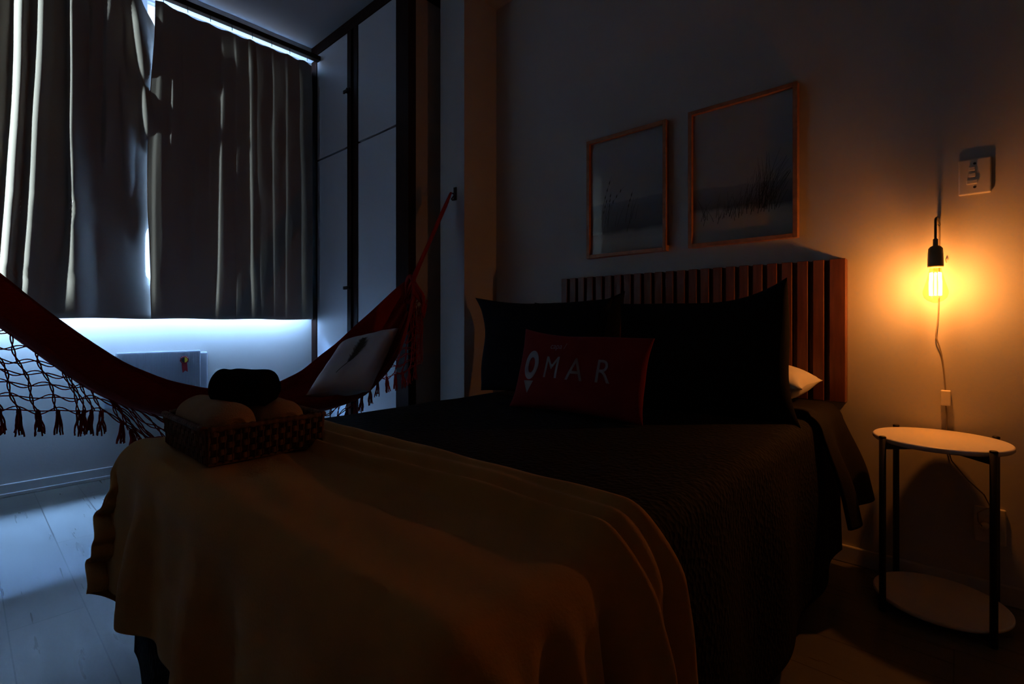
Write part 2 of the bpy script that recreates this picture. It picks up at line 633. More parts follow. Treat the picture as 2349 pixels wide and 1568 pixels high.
# ------------------------------------------------------------------ panel heater on the window wall
ht = thing('panel_heater', 'ribbed white panel heater mounted on the wall below the curtains', 'heater', (WX, 0.75, 0.35))
bm = bmesh.new()
box(bm, 0.0, 0.030, -0.19, 0.225, 0.01, 0.288, bev=0.010, seg=3)
bobj('housing', bm, 'heater_enamel', ht)
bm = bmesh.new()
box(bm, 0.034, 0.050, -0.205, 0.182, 0.0, 0.300, bev=0.007, seg=3)
for k in range(52):
    y = -0.195 + k * 0.0072
    box(bm, 0.0505, 0.0525, y, y + 0.0036, 0.010, 0.290)
bobj('front_panel', bm, 'heater_enamel', ht)
bm = bmesh.new()
box(bm, 0.0, 0.034, -0.252, -0.207, 0.012, 0.100, bev=0.006)
bobj('control_box', bm, 'heater_enamel', ht)
for y in (-0.1, 0.12):
    boxobj('bracket', (0.029, 0.036, y - 0.02, y + 0.02, 0.05, 0.25), 'heater_dark', ht)
bm = bmesh.new()
P = [(0.012, 0.20, 0.02), (0.012, 0.235, 0.05), (0.012, 0.252, 0.13)]
for k in range(13):
    a = math.radians(200 - k * 19)
    P.append((0.012, 0.279 + 0.021 * math.cos(a), 0.158 + 0.023 * math.sin(a)))
P += [(0.010, 0.31, 0.10), (0.008, 0.33, 0.0), (0.008, 0.34, -0.12)]
tube(bm, P, 0.0016, 6)
bobj('power_cord', bm, 'plastic_white', ht, True)

rs = thing('rosette', 'red ribbon rosette with a half black half yellow disc on the heater', 'rosette', (WX + 0.055, 0.848, 0.598))
bm = bmesh.new()
N = 96
ring = []
for k in range(N):
    a = 2 * PI * k / N
    fl = 0.003 * math.sin(a * 16)
    ring.append([bm.verts.new((0.001 + 0.5 * abs(fl), 0.015 * math.cos(a), 0.015 * math.sin(a))),
                 bm.verts.new((0.003 + fl, (0.0215 + 0.001 * math.sin(a * 8)) * math.cos(a), 0.0215 * math.sin(a))),
                 bm.verts.new((0.0, 0.019 * math.cos(a), 0.019 * math.sin(a)))])
for k in range(N):
    A, B = ring[k], ring[(k + 1) % N]
    bm.faces.new((A[0], A[1], B[1], B[0]))
    bm.faces.new((A[1], A[2], B[2], B[1]))
bobj('ruffle', bm, 'ribbon_red', rs, True)


def half_disc(a0, m, name):
    bm = bmesh.new()
    f, b = [], []
    for k in range(17):
        a = a0 + PI * k / 16
        f.append(bm.verts.new((0.007, 0.0145 * math.cos(a), 0.0145 * math.sin(a))))
        b.append(bm.verts.new((0.0, 0.0145 * math.cos(a), 0.0145 * math.sin(a))))
    bm.faces.new(f)
    bm.faces.new(b[::-1])
    for k in range(16):
        bm.faces.new((f[k], b[k], b[k + 1], f[k + 1]))
    bm.faces.new((f[16], b[16], b[0], f[0]))
    return bobj(name, bm, m, rs)


half_disc(PI / 2, 'disc_black', 'disc')['label'] = 'black half of the disc'
half_disc(-PI / 2, 'disc_yellow', 'disc')['label'] = 'yellow half of the disc'
bm = bmesh.new()
outl = [(-0.013, -0.014), (0.013, -0.014), (0.017, -0.068), (0.004, -0.060), (-0.008, -0.072), (-0.011, -0.05)]
f = [bm.verts.new((0.003, y, z)) for y, z in outl]
b = [bm.verts.new((0.001, y, z)) for y, z in outl]
bm.faces.new(f)
bm.faces.new(b[::-1])
for k in range(6):
    bm.faces.new((f[k], b[k], b[(k + 1) % 6], f[(k + 1) % 6]))
bobj('ribbon_tail', bm, 'ribbon_red', rs)

# ------------------------------------------------------------------ wardrobe
wd = thing('wardrobe', 'tall built-in wardrobe with white doors in dark wood frames beside the curtain', 'wardrobe', (-2.19, 1.61, 0))


def wx(x):
    return x + 2.19


bm = bmesh.new()
YF = 0.0
x0 = WX + 2.19
box(bm, x0, wx(-3.207), YF, YF + 0.05, 0, CZ, bev=0.002)                 # left stile
box(bm, wx(-2.817), wx(-2.772), YF, YF + 0.05, 0.08, 2.60, bev=0.002)       # middle stiles
box(bm, wx(-2.742), wx(-2.697), YF, YF + 0.05, 0.08, 2.60, bev=0.002)
box(bm, wx(-2.775), wx(-2.740), YF + 0.015, YF + 0.05, 0.08, 2.60)
box(bm, wx(-2.304), 0.0, YF, YF + 0.05, 0, CZ, bev=0.002)                 # right stile
box(bm, wx(-3.21), wx(-2.30), YF, YF + 0.05, 2.60, CZ, bev=0.002)
box(bm, wx(-3.21), wx(-2.30), YF, YF + 0.05, 0, 0.08, bev=0.002)
bobj('face_frame', bm, 'dark_wood', wd)
bm = bmesh.new()
box(bm, -0.018, 0.0, 0.05, 0.33, 0, CZ)
bobj('side_panel', bm, 'side_laminate', wd)
bm = bmesh.new()
box(bm, -0.018, 0.006, 0.05, 0.335, 2.585, CZ)
box(bm, -0.018, 0.004, 0.318, 0.345, 0, 2.59)
bobj('side_trim', bm, 'dark_wood', wd)
boxobj('back_panel', (x0, -0.02, 0.30, 0.33, 0, CZ), 'dark_wood', wd)
for nm, xa, xb in (('a', -3.205, -2.819), ('b', -2.695, -2.306)):
    for za, zb in ((0.082, 1.884), (1.896, 2.598)):
        d = boxobj('door', (wx(xa), wx(xb), YF + 0.004, YF + 0.024, za, zb), 'white_laminate', wd, bev=0.0015)
for zc in (2.227, 1.02):
    bm = bmesh.new()
    box(bm, wx(-2.832), wx(-2.762), -0.020, -0.010, zc - 0.010, zc + 0.010, bev=0.003)
    box(bm, wx(-2.812), wx(-2.797), -0.012, 0.002, zc - 0.008, zc + 0.008)
    tube(bm, [(wx(-2.775), -0.012, zc), (wx(-2.775), -0.028, zc)], 0.008, 10)
    bobj('latch', bm, 'black_metal', wd)

# ------------------------------------------------------------------ headboard
hb = thing('headboard', 'reddish-brown vertical slatted wooden headboard panel on the wall behind the bed', 'headboard', (-0.855, HY, 0.54))
boxobj('back_board', (-0.575, 0.575, -0.018, -0.001, 0.0, 0.475), 'headboard_wood', hb)
bm = bmesh.new()
ns = 24
per = (1.156) / ns
for k in range(ns):
    xa = -0.578 + k * per
    wdt = 0.033 if k < ns - 1 else 0.046
    box(bm, xa, xa + wdt, -0.047, -0.0175, 0.0, 0.476, bev=0.0022)
bobj('slat_panel', bm, 'headboard_wood', hb)


# ------------------------------------------------------------------ framed prints
def print_material(name, horizon, slope, dune):
    m = bpy.data.materials.new(name)
    m.use_nodes = True
    n = m.node_tree
    b = n.nodes['Principled BSDF']
    b.inputs['Roughness'].default_value = 0.6
    t = n.nodes.new('ShaderNodeTexCoord')
    s = n.nodes.new('ShaderNodeSeparateXYZ')
    n.links.new(t.outputs['Object'], s.inputs[0])
    q = n.nodes.new('ShaderNodeTexNoise')
    q.inputs['Scale'].default_value = 16
    q.inputs['Detail'].default_value = 5
    n.links.new(t.outputs['Object'], q.inputs['Vector'])
    a1 = n.nodes.new('ShaderNodeMath')
    a1.operation = 'MULTIPLY_ADD'
    a1.inputs[1].default_value = slope
    n.links.new(s.outputs[0], a1.inputs[0])
    n.links.new(s.outputs[2], a1.inputs[2])
    a2 = n.nodes.new('ShaderNodeMath')
    a2.operation = 'MULTIPLY_ADD'
    a2.inputs[1].default_value = 0.03
    n.links.new(q.outputs['Fac'], a2.inputs[0])
    n.links.new(a1.outputs[0], a2.inputs[2])
    r = n.nodes.new('ShaderNodeValToRGB')
    els = r.color_ramp.elements
    mp2 = n.nodes.new('ShaderNodeMapRange')
    mp2.inputs[1].default_value = -0.27
    mp2.inputs[2].default_value = 0.27
    n.links.new(a2.outputs[0], mp2.inputs[0])
    els[0].position = 0.0
    els[0].color = (0.34, 0.31, 0.28, 1)
    els[1].position = 1.0
    els[1].color = (0.38, 0.37, 0.38, 1)
    for p, c in ((dune - 0.05, (0.40, 0.36, 0.32)), (dune, (0.33, 0.30, 0.27)), (dune + 0.035, (0.10, 0.09, 0.09)), (horizon - 0.06, (0.17, 0.17, 0.19)),
                 (horizon - 0.005, (0.22, 0.23, 0.26)), (horizon + 0.01, (0.33, 0.325, 0.33))):
        e = els.new(p)
        e.color = (*c, 1)
    n.links.new(mp2.outputs[0], r.inputs[0])
    n.links.new(r.outputs[0], b.inputs['Base Color'])
    M[name] = m


print_material('print_left', 0.47, 0.0, 0.20)
print_material('print_right', 0.43, 0.06, 0.25)
mat('grass_ink', (0.05, 0.045, 0.04), 0.8)


def picture(x, label, pm, seed):
    t = thing('framed_print', label, 'picture', (x, HY, 1.378), 'framed beach prints over the bed')
    W, Hh, bw = 0.1965, 0.274, 0.016
    bm = bmesh.new()
    box(bm, -W, -W + bw, -0.030, -0.001, -Hh, Hh, bev=0.0015)
    box(bm, W - bw, W, -0.030, -0.001, -Hh, Hh, bev=0.0015)
    box(bm, -W + bw, W - bw, -0.030, -0.001, Hh - bw, Hh, bev=0.0015)
    box(bm, -W + bw, W - bw, -0.030, -0.001, -Hh, -Hh + bw, bev=0.0015)
    bobj('frame', bm, 'frame_wood', t)
    boxobj('print', (-W + bw, W - bw, -0.014, -0.004, -Hh + bw, Hh - bw), pm, t)
    bm = bmesh.new()
    R = random.Random(seed)
    blades = []
    if seed == 1:
        for k in range(16):
            blades.append((R.uniform(-0.13, 0.05), -0.14 + R.uniform(-0.03, 0.03), R.uniform(0.05, 0.15), R.uniform(0.1, 0.5)))
        blades += [(-0.125, -0.10, 0.20, 0.28), (-0.10, -0.10, 0.15, 0.65)]
    else:
        for k in range(70):
            bx = abs(R.gauss(0, 0.09))
            blades.append((0.155 - bx - 0.02, -0.15 + R.uniform(-0.02, 0.03), max(0.04, 0.28 - bx * 1.2) * R.uniform(0.4, 1), R.uniform(-0.1, 0.75)))
        for k in range(25):
            blades.append((R.uniform(-0.15, 0.0), -0.17 + R.uniform(-0.02, 0.02), R.uniform(0.04, 0.10), R.uniform(-0.6, 0.6)))
    lim = W - bw - 0.003
    for bx, bz, L, lean in blades:
        pts = []
        for q in range(7):
            s = q / 6
            px = bx + lean * L * s * (0.5 + 0.5 * s)
            pz = bz + L * s * (1 - 0.15 * abs(lean) * s)
            if abs(px) > lim or abs(pz) > Hh - bw - 0.003:
                break
            pts.append((px, pz, 0.0008 * (1 - s) + 0.0003))
        for (xa, za, wa), (xb, zb, wb_) in zip(pts, pts[1:]):
            v = [bm.verts.new(c) for c in ((xa - wa, -0.0143, za), (xa + wa, -0.0143, za), (xb + wb_, -0.0143, zb), (xb - wb_, -0.0143, zb))]
            bm.faces.new(v)
        if seed == 1 and L > 0.14 and len(pts) > 5:
            for q in range(3, 6):
                xa, za, wa = pts[q]
                v = [bm.verts.new((xa + dx, -0.0144, za + dz)) for dx, dz in ((-0.003, 0), (0.0, -0.008), (0.004, 0.004), (0.003, 0.012))]
                bm.faces.new(v)
    bobj('grass_motif', bm, 'grass_ink', t)
    boxobj('glass', (-W + bw, W - bw, -0.018, -0.016, -Hh + bw, Hh - bw), 'picture_glass', t)


picture(-1.105, 'wood-framed beach print farther from the lamp, two thin grass stems against a pale sky', 'print_left', 1)
picture(-0.6195, 'wood-framed beach print nearer the lamp, dense dune grass at its right side', 'print_right', 2)

# ------------------------------------------------------------------ switch plate and outlet
sw = thing('light_switch', 'white wall switch plate with three rockers above and right of the bulb', 'light switch', (0.033, HY, 1.232))
boxobj('plate', (-0.036, 0.036, -0.009, -0.0005, -0.053, 0.053), 'plastic_white', sw, bev=0.005, seg=4)
for z, wd_ in ((0.022, 0.007), (0.004, 0.008), (-0.016, 0.012)):
    bm = bmesh.new()
    box(bm, -0.006 - wd_, -0.006 + wd_, -0.0145, -0.0085, z - 0.0065, z + 0.0055, bev=0.0015)
    bobj('rocker', bm, 'plastic_white', sw)
for z in (0.037, -0.032):
    bm = bmesh.new()
    tube(bm, [(0.0, -0.0080, z), (0.0, -0.0098, z)], 0.0035, 12)
    bobj('screw', bm, 'plastic_dark', sw)
ol = thing('wall_outlet', 'white wall outlet low on the wall behind the round side table', 'outlet', (0.065, HY, 0.217))
boxobj('plate', (-0.034, 0.034, -0.009, -0.0005, -0.052, 0.052), 'plastic_white', ol, bev=0.004, seg=3)
for z in (0.016, -0.016):
    bm = bmesh.new()
    tube(bm, [(0.0, -0.0085, z), (0.0, -0.012, z)], 0.012, 6)
    bobj('socket', bm, 'plastic_white', ol)

# ------------------------------------------------------------------ hanging bulb lamp
BX, BY = -0.052, 1.90
lm = thing('hanging_lamp', 'bare amber bulb in a dull brass lampholder hanging from a hooked cord by the wall', 'lamp', (BX, BY, 0.86))
bm = bmesh.new()
lathe(bm, [(0.0175, 0.103), (0.0185, 0.108), (0.0178, 0.14), (0.0165, 0.158), (0.012, 0.164), (0.006, 0.167), (0.006, 0.185), (0.004, 0.187)], n=28)
bobj('lamp_holder', bm, 'lamp_brass', lm)
bm = bmesh.new()
prof = [(0.0125, 0.106), (0.0135, 0.098), (0.016, 0.085), (0.0205, 0.066), (0.0262, 0.046), (0.0292, 0.034), (0.0290, 0.026), (0.0255, 0.015), (0.018, 0.007), (0.010, 0.003), (0.0045, 0.0005), (0.001, 0.0)]
lathe(bm, prof, n=32, caps=False)
bulb = bobj('bulb', bm, 'bulb_glass', lm, True)
bm = bmesh.new()
for k in range(8):
    a = 2 * PI * k / 8
    c, s = math.cos(a), math.sin(a)
    r0, r1 = (0.011, 0.0125)
    tube(bm, [(r0 * c, r0 * s, 0.088), (r1 * c, r1 * s, 0.055), (0.012 * c, 0.012 * s, 0.022)], 0.0026, 6)
bobj('filament', bm, 'filament_glow', bulb, True)
bm = bmesh.new()
lathe(bm, [(0.004, 0.105), (0.005, 0.095), (0.003, 0.08), (0.0022, 0.03), (0.006, 0.016), (0.007, 0.012), (0.003, 0.009)], n=12)
bobj('stem', bm, 'bulb_glass', bulb, True)
# cord: from the holder up and over the hook, down the wall to the inline switch and the plug
z0 = 0.86
top = []
for k in range(13):
    a = PI * k / 12
    top.append((-0.0 + 0.006 * (1 - math.cos(a)) * 0.5, 0.0 + 0.085 * (1 - math.cos(a)) * 0.5, 0.238 + 0.014 * math.sin(a)))
P = [(0, 0, 0.186), (0, 0, 0.21), (0, 0.0, 0.228)] + top
bm = bmesh.new()
tube(bm, P, 0.0032, 10)
bobj('cord_sleeve', bm, 'plastic_dark', lm, True)
bm = bmesh.new()
P = [(0.006, 0.085, 0.238), (0.006, 0.092, 0.20), (0.006, 0.095, 0.10), (0.005, 0.095, -0.02), (0.001, 0.092, -0.075), (-0.003, 0.085, -0.098),
     (0.006, 0.090, -0.125), (0.013, 0.093, -0.16), (0.017, 0.095, -0.21), (0.020, 0.094, -0.262)]
Q = []
for a, b in zip(P, P[1:]):
    for q in range(6):
        Q.append(tuple(lerp(a[i], b[i], q / 6) for i in range(3)))
Q.append(P[-1])
for _ in range(8):
    Q = [Q[0]] + [tuple((Q[i - 1][k] + 2 * Q[i][k] + Q[i + 1][k]) / 4 for k in range(3)) for i in range(1, len(Q) - 1)] + [Q[-1]]
tube(bm, Q, 0.0017, 8)
P = [(0.021, 0.093, -0.30), (0.023, 0.095, -0.34), (0.022, 0.095, -0.42), (0.034, 0.092, -0.47), (0.070, 0.09, -0.52), (0.105, 0.085, -0.555),
     (0.118, 0.075, -0.585), (0.102, 0.06, -0.592), (0.090, 0.052, -0.60), (0.092, 0.052, -0.625), (0.100, 0.06, -0.640)]
tube(bm, P, 0.0017, 8)
bobj('cord', bm, 'cord_grey', lm, True)
boxobj('inline_switch', (0.009, 0.033, 0.078, 0.098, -0.306, -0.260), 'plastic_white', lm, bev=0.0035, seg=3)
bm = bmesh.new()
tube(bm, [(0.100, 0.058, -0.640), (0.104, 0.070, -0.642), (0.107, 0.088, -0.643)], [0.006, 0.010, 0.010], 10)
bobj('plug', bm, 'plastic_white', lm, True)
bm = bmesh.new()
tube(bm, [(0.022, 0.099, 0.138), (0.022, 0.092, 0.137), (0.021, 0.086, 0.132), (0.022, 0.085, 0.126), (0.023, 0.089, 0.124)], 0.0013, 8)
bobj('cord_clip', bm, 'lamp_brass', lm, True)
bm = bmesh.new()
tube(bm, [(0.003, 0.0995, 0.243), (0.003, 0.060, 0.243), (0.003, 0.008, 0.245), (0.003, 0.002, 0.250)], 0.0017, 8)
bobj('wall_hook', bm, 'lamp_brass', lm, True)
pl = bpy.data.lights.new('bulb_light', 'POINT')
pl.energy = 9.6
pl.color = (1.0, 0.315, 0.06)
pl.shadow_soft_size = 0.012
po = bpy.data.objects.new('bulb_light', pl)
C.objects.link(po)
po.parent = bulb
po.location = (0, 0, 0.055)

# ------------------------------------------------------------------ round side table
tb = thing('side_table', 'round white-topped side table with black metal legs under the hanging bulb', 'side table', (-0.042, 1.832, 0))


def disc(name, r, z0, z1, m):
    bm = bmesh.new()
    lathe(bm, [(r - 0.004, z0), (r, z0 + 0.004), (r, z1 - 0.003), (r - 0.003, z1)], n=72)
    o = bobj(name, bm, m, tb)
    return o


disc('tabletop', 0.151, 0.467, 0.481, 'tabletop_white')
disc('lower_shelf', 0.150, 0.024, 0.036, 'tabletop_white')
LG = [(0.105, -0.122), (-0.118, -0.105), (-0.105, 0.122), (0.118, 0.105)]
for lx, ly in LG:
    bm = bmesh.new()
    k = 1.0
    tube(bm, [(lx, ly, 0.0), (lx * k, ly * k, 0.483)], 0.0082, 14)
    lathe(bm, [(0.0085, 0.481), (0.0085, 0.485), (0.006, 0.4865)], cx=lx, cy=ly, n=14)
    bobj('leg', bm, 'black_metal', tb)
for (ax, ay), (bx_, by_) in ((LG[0], LG[2]), (LG[1], LG[3])):
    v = Vector((bx_ - ax, by_ - ay, 0)).normalized()
    s = Vector((-v.y, v.x, 0)) * 0.006
    for za, zb in ((0.451, 0.466), (0.010, 0.0235)):
        bm = bmesh.new()
        cs = [Vector((ax, ay, 0)) + s, Vector((ax, ay, 0)) - s, Vector((bx_, by_, 0)) - s, Vector((bx_, by_, 0)) + s]
        lo = [bm.verts.new((c.x, c.y, za)) for c in cs]
        hi = [bm.verts.new((c.x, c.y, zb)) for c in cs]
        bm.faces.new(hi)
        bm.faces.new(lo[::-1])
        for k in range(4):
            bm.faces.new((lo[k], lo[(k + 1) % 4], hi[(k + 1) % 4], hi[k]))
        bmesh.ops.recalc_face_normals(bm, faces=bm.faces)
        bobj('crossbar', bm, 'black_metal', tb)

# ------------------------------------------------------------------ bed
X0, X1, Y0, Y1, ZT = -1.40, -0.31, 0.27, 1.93, 0.520
bed = thing('bed', 'bed with a white mattress hidden under a near-black quilt', 'bed', (-0.855, 1.1, 0))
bx, by = -0.855, 1.1
boxobj('bed_base', (X0 + 0.03 - bx, X1 - 0.03 - bx, Y0 + 0.03 - by, Y1 - by, 0.04, 0.29), 'plastic_dark', bed, bev=0.01)
boxobj('mattress', (X0 + 0.012 - bx, X1 - 0.012 - bx, Y0 + 0.012 - by, Y1 + 0.005 - by, 0.29, ZT - 0.006), 'white_linen', bed, bev=0.035, seg=4)
for sx_, sy_ in ((-0.45, -0.72), (0.45, -0.72), (-0.45, 0.72), (0.45, 0.72)):
    bm = bmesh.new()
    tube(bm, [(sx_, sy_, 0), (sx_, sy_, 0.05)], 0.025, 12)
    bobj('leg', bm, 'black_metal', bed)


def drape(x, y, bxs, rad, flare, p, zt, fold):
    """lay flat cloth point (x, y) over the box bxs; returns its place in space"""
    a0, a1, b0, b1 = bxs
    ex = max(0, x - a1, a0 - x)
    sxn = 1 if x > a1 else -1
    ey = max(0, y - b1, b0 - y)
    syn = 1 if y > b1 else -1
    cx = min(max(x, a0), a1)
    cy = min(max(y, b0), b1)
    r = (ex ** p + ey ** p) ** (1 / p) if (ex > 0 or ey > 0) else 0
    if r == 0:
        return cx, cy, zt, 0
    h = math.hypot(ex, ey)
    dx, dy = sxn * ex / h, syn * ey / h
    L = rad * PI / 2
    if r < L:
        th = r / rad
        out = rad * math.sin(th)
        dz = rad * (1 - math.cos(th))
    else:
        out = rad + (r - L) * flare
        dz = rad + (r - L) * math.sqrt(1 - flare * flare)
    out += fold(cx, cy, math.atan2(dy, dx), r) * sstep(0.02, 0.25, r)
    return cx + dx * out, cy + dy * out, zt - dz, r


def cloth(name, m, xa, xb, ya, yb, nx, ny, fn, th=0.004, parent=None):
    V, UV = [], []
    for i in range(nx):
        for j in range(ny):
            x = lerp(xa, xb, i / (nx - 1))
            y = lerp(ya, yb, j / (ny - 1))
            V.append(fn(x, y))
            UV.append((x, y))
    o = obj(name, V, grid_faces(nx, ny, 0, True), m, parent, smooth=True, uv=UV)
    s = o.modifiers.new('solid', 'SOLIDIFY')
    s.thickness = th
    s.offset = 1.0
    return o


def quilt_fn(x, y):
    fold = lambda cx, cy, an, r: 0.010 * math.sin(cy * 16 + 1.0) * (abs(math.cos(an)) > 0.5) + 0.010 * math.sin(cx * 15)
    X, Y, Z, r = drape(x, y, (X0 + 0.035, X1 - 0.035, Y0 + 0.035, 2.5), 0.035, 0.03, 8, ZT + 0.004, fold)
    Z += 0.003 * nz(x * 6, y * 6) * (1 if r < 0.03 else 0.2)
    return X, Y, max(Z, 0.02)


q = cloth('bedspread', 'navy_quilt', X0 - 0.44, X1 + 0.44, Y0 - 0.44, 1.915, 150, 170, quilt_fn)
tag(q, 'near-black textured quilt covering the bed down to the floor', 'bedspread')


def flap_fn(x, y):
    fold = lambda cx, cy, an, r: 0.020 * math.sin(cy * 26 + 2.0) + 0.02
    yy = y
    X, Y, Z, r = drape(x, yy, (-1.2, X1 - 0.030, 0, 3), 0.045, 0.20, 2, ZT + 0.016, fold)
    Y += -0.03 * sstep(0.0, 0.4, r) * (1 - (y - 1.60) / 0.3)
    if r < 0.02:
        Z += 0.010 * sstep(1.60, 1.63, y) * (1 - sstep(1.66, 1.72, y)) + 0.003 * nz(x * 9, y * 9)
    return X, Y, Z


fb = cloth('folded_blanket', 'dark_blanket', -0.46, X1 + 0.29, 1.62, 1.93, 70, 40, flap_fn, 0.008)
tag(fb, 'dark brown blanket turned back over the bed corner beside the side table', 'blanket')


def throw_fn(x, y):
    def fold(cx, cy, an, r):
        c2, s2 = math.cos(an) ** 2, math.sin(an) ** 2
        lobes = (0.034 if cx < X0 + 0.1 else 0.018) * math.sin(6 * an + 0.0)
        return c2 * 0.006 * math.sin(cy * 40) + s2 * (0.014 * math.sin(cx * 21 + 0.4) + 0.008 * math.sin(cx * 37)) + lobes

    yb = y
    X, Y, Z, r = drape(x, yb, (X0 + 0.025, X1 - 0.025, Y0 + 0.02, 2), 0.05, 0.085, 2.3, ZT + 0.014, fold)
    # folded layers along the edge towards the pillows
    bmp = 0
    for yc, hh, wd2 in ((0.588, 0.022, 0.017), (0.548, 0.016, 0.014), (0.508, 0.016, 0.010)):
        yc2 = yc + 0.012 * math.sin(x * 4.0 + yc * 30) + 0.006 * nz(x * 5, yc * 50)
        if yc > 0.58:
            yc2 = yc
        bmp += hh * math.exp(-((y - yc2) / wd2) ** 2)
    bmp += 0.010 * sstep(0.48, 0.52, y)
    bmp += 0.005 * nz(x * 4 + y * 3, y * 13, 2) + 0.003 * nz(x * 9 + y * 8, y * 20, 5)
    if r > 0.02:
        d = Vector((X - min(max(x, X0), X1), Y - max(y, Y0), 0))
        # push ridges outwards on the hanging sides, gathered into vertical folds
        k = sstep(0.02, 0.08, r)
        sx2 = 1 if x > X1 - 0.03 else (-1 if x < X0 + 0.03 else 0)
        g = 0.0
        if sx2:
            g = (0.024 * math.sin(y * 62 + 0.8 + 2.5 * r) + 0.012 * math.sin(y * 131 + 4 * r)) * sstep(0.03, 0.16, r)
        X += sx2 * (bmp * 1.0 * k + g)
        if y < Y0 + 0.02 and not sx2:
            Y -= bmp * 0.6
        Z += bmp * (1 - k)
    else:
        Z += bmp
    return X, Y, max(Z, 0.03)


def throw_map(x, y):
    # hem at the foot rises slightly towards the right of the bed
    t = (x - X0) / (X1 - X0)
    if y < Y0:
        y = Y0 + (y - Y0) * lerp(1.0, 0.80, min(1, max(0, t)))
    return throw_fn(x, y)


tw = cloth('throw_blanket', 'throw_fabric', X0 - 0.33, X1 + 0.36, Y0 - 0.315, 0.602, 280, 170, throw_map, 0.005)
tag(tw, 'mustard-brown throw blanket draped across the foot of the bed under the basket', 'throw blanket')


# ------------------------------------------------------------------ pillows
def pillow(name, label, m, Wd, Ht, Th, loc, rot, pinch=0.06, flange=0.0, n=44, parent=None, ears=None, seed=0, cat='pillow', group=None):
    """soft pillow standing in its local x-z plane, centre at the origin; front faces -y"""
    ears = ears or {}
    V, F = [], []

    def shape(u, v, side):
        a, b = abs(u), abs(v)
        ux = u * (1 - pinch * (1 - b ** 2.2) * a ** 3)
        vz = v * (1 - pinch * 1.3 * (1 - a ** 2.2) * b ** 3)
        fu = max(0.0, 1 - (a / (1 - flange)) ** 2.6)
        fv = max(0.0, 1 - (b / (1 - flange)) ** 2.6)
        t = Th / 2 * (fu ** 0.55) * (fv ** 0.55)
        x, z = ux * Wd / 2, vz * Ht / 2
        for (eu, ev), (ex, ez) in ears.items():
            w_ = max(0, 1 - math.hypot(u - eu, v - ev) / 0.9) ** 2
            x += ex * w_
            z += ez * w_
        t += Th * 0.04 * nz(u * 2.3 + seed, v * 2.3, side) * (fu * fv)
        return x, side * t, z

    for side in (-1, 1):
        for i in range(n):
            for j in range(n):
                u, v = -1 + 2 * i / (n - 1), -1 + 2 * j / (n - 1)
                x, y, z = shape(u, v, side)
                y += 0.006 * nz(x * 9 + seed, z * 9, 1.5)
                V.append((x, y + side * 0.0015, z))
    F = grid_faces(n, n, 0, False)
    F = [f[::-1] for f in F] + grid_faces(n, n, n * n, False)
    N2 = n * n
    for i in range(n - 1):
        for a, b in ((i * n, (i + 1) * n), (i * n + n - 1, (i + 1) * n + n - 1), (i, i + 1), ((n - 1) * n + i, (n - 1) * n + i + 1)):
            F.append((a, b, N2 + b, N2 + a))
    bm = bmesh.new()
    vs = [bm.verts.new(v) for v in V]
    for f in F:
        bm.faces.new([vs[k] for k in f])
    bmesh.ops.recalc_face_normals(bm, faces=bm.faces)
    o = bobj(name, bm, m, parent, True)
    o.location = loc
    o.rotation_euler = rot
    if label:
        tag(o, label, cat, group)
    o['_f'] = 0
    del o['_f']
    return o, shape


BZ = 0.532
g = 'black pillows against the headboard'
pillow('pillow', 'black pillow upright at the side of the bed by the lamp, its corner pointing up', 'black_linen', 0.55, 0.375, 0.13, (-0.615, 1.545, BZ + 0.166), (math.radians(-14), 0, math.radians(4)),
       ears={(1, 1): (-0.030, 0.055), (-1, 1): (0, -0.01), (1, -1): (0.02, 0)}, seed=3, group=g)
pillow('pillow', 'black pillow upright at the wardrobe side of the bed, behind the red cushion', 'black_linen', 0.60, 0.365, 0.13, (-1.165, 1.44, BZ + 0.178), (math.radians(-10), 0, math.radians(-2)),
       ears={(-1, 1): (-0.085, 0.022), (-1, -1): (0.025, 0), (1, 1): (0.0, -0.005)}, seed=11, group=g)
pillow('pillow', 'black pillow standing behind the front pair, its tip rising between them against the slats', 'black_linen', 0.46, 0.37, 0.12, (-1.25, 1.79, BZ + 0.183), (math.radians(-8), 0, math.radians(2)),
       ears={(1, 1): (0.0, 0.035)}, seed=17, group=g)
pillow('pillow', 'white pillow lying behind the black pillow nearest the lamp, one corner sticking out', 'white_linen', 0.56, 0.29, 0.155, (-0.622, 1.795, BZ + 0.075), (math.radians(-90), 0, math.radians(0)), pinch=0.05, seed=23)

# red cushion with white lettering
cu_loc, cu_rot = (-0.850, 1.235, BZ + 0.118), (math.radians(-16), 0, math.radians(0))
cu = thing('cushion', 'small red rectangular cushion printed OMAR leaning on the black pillows', 'cushion', cu_loc, rot=cu_rot)
_, cshape = pillow('cover', None, 'red_cushion', 0.465, 0.245, 0.085, (0, 0, 0), (0, 0, 0), parent=cu, pinch=0.05, seed=5,
                   ears={(-1, 1): (0.0, 0.016), (1, 1): (0.0, -0.008), (-1, -1): (-0.01, 0)})


def on_cushion(x, z, lift=0.0012):
    u, v = max(-0.98, min(0.98, x / 0.2325)), max(-0.98, min(0.98, z / 0.1225))
    y = cshape(u, v, -1)[1]
    # the wobble the cover carries
    return (x, y + 0.006 * nz(x * 9 + 5, z * 9, 1.5) - 0.0015 - lift, z)


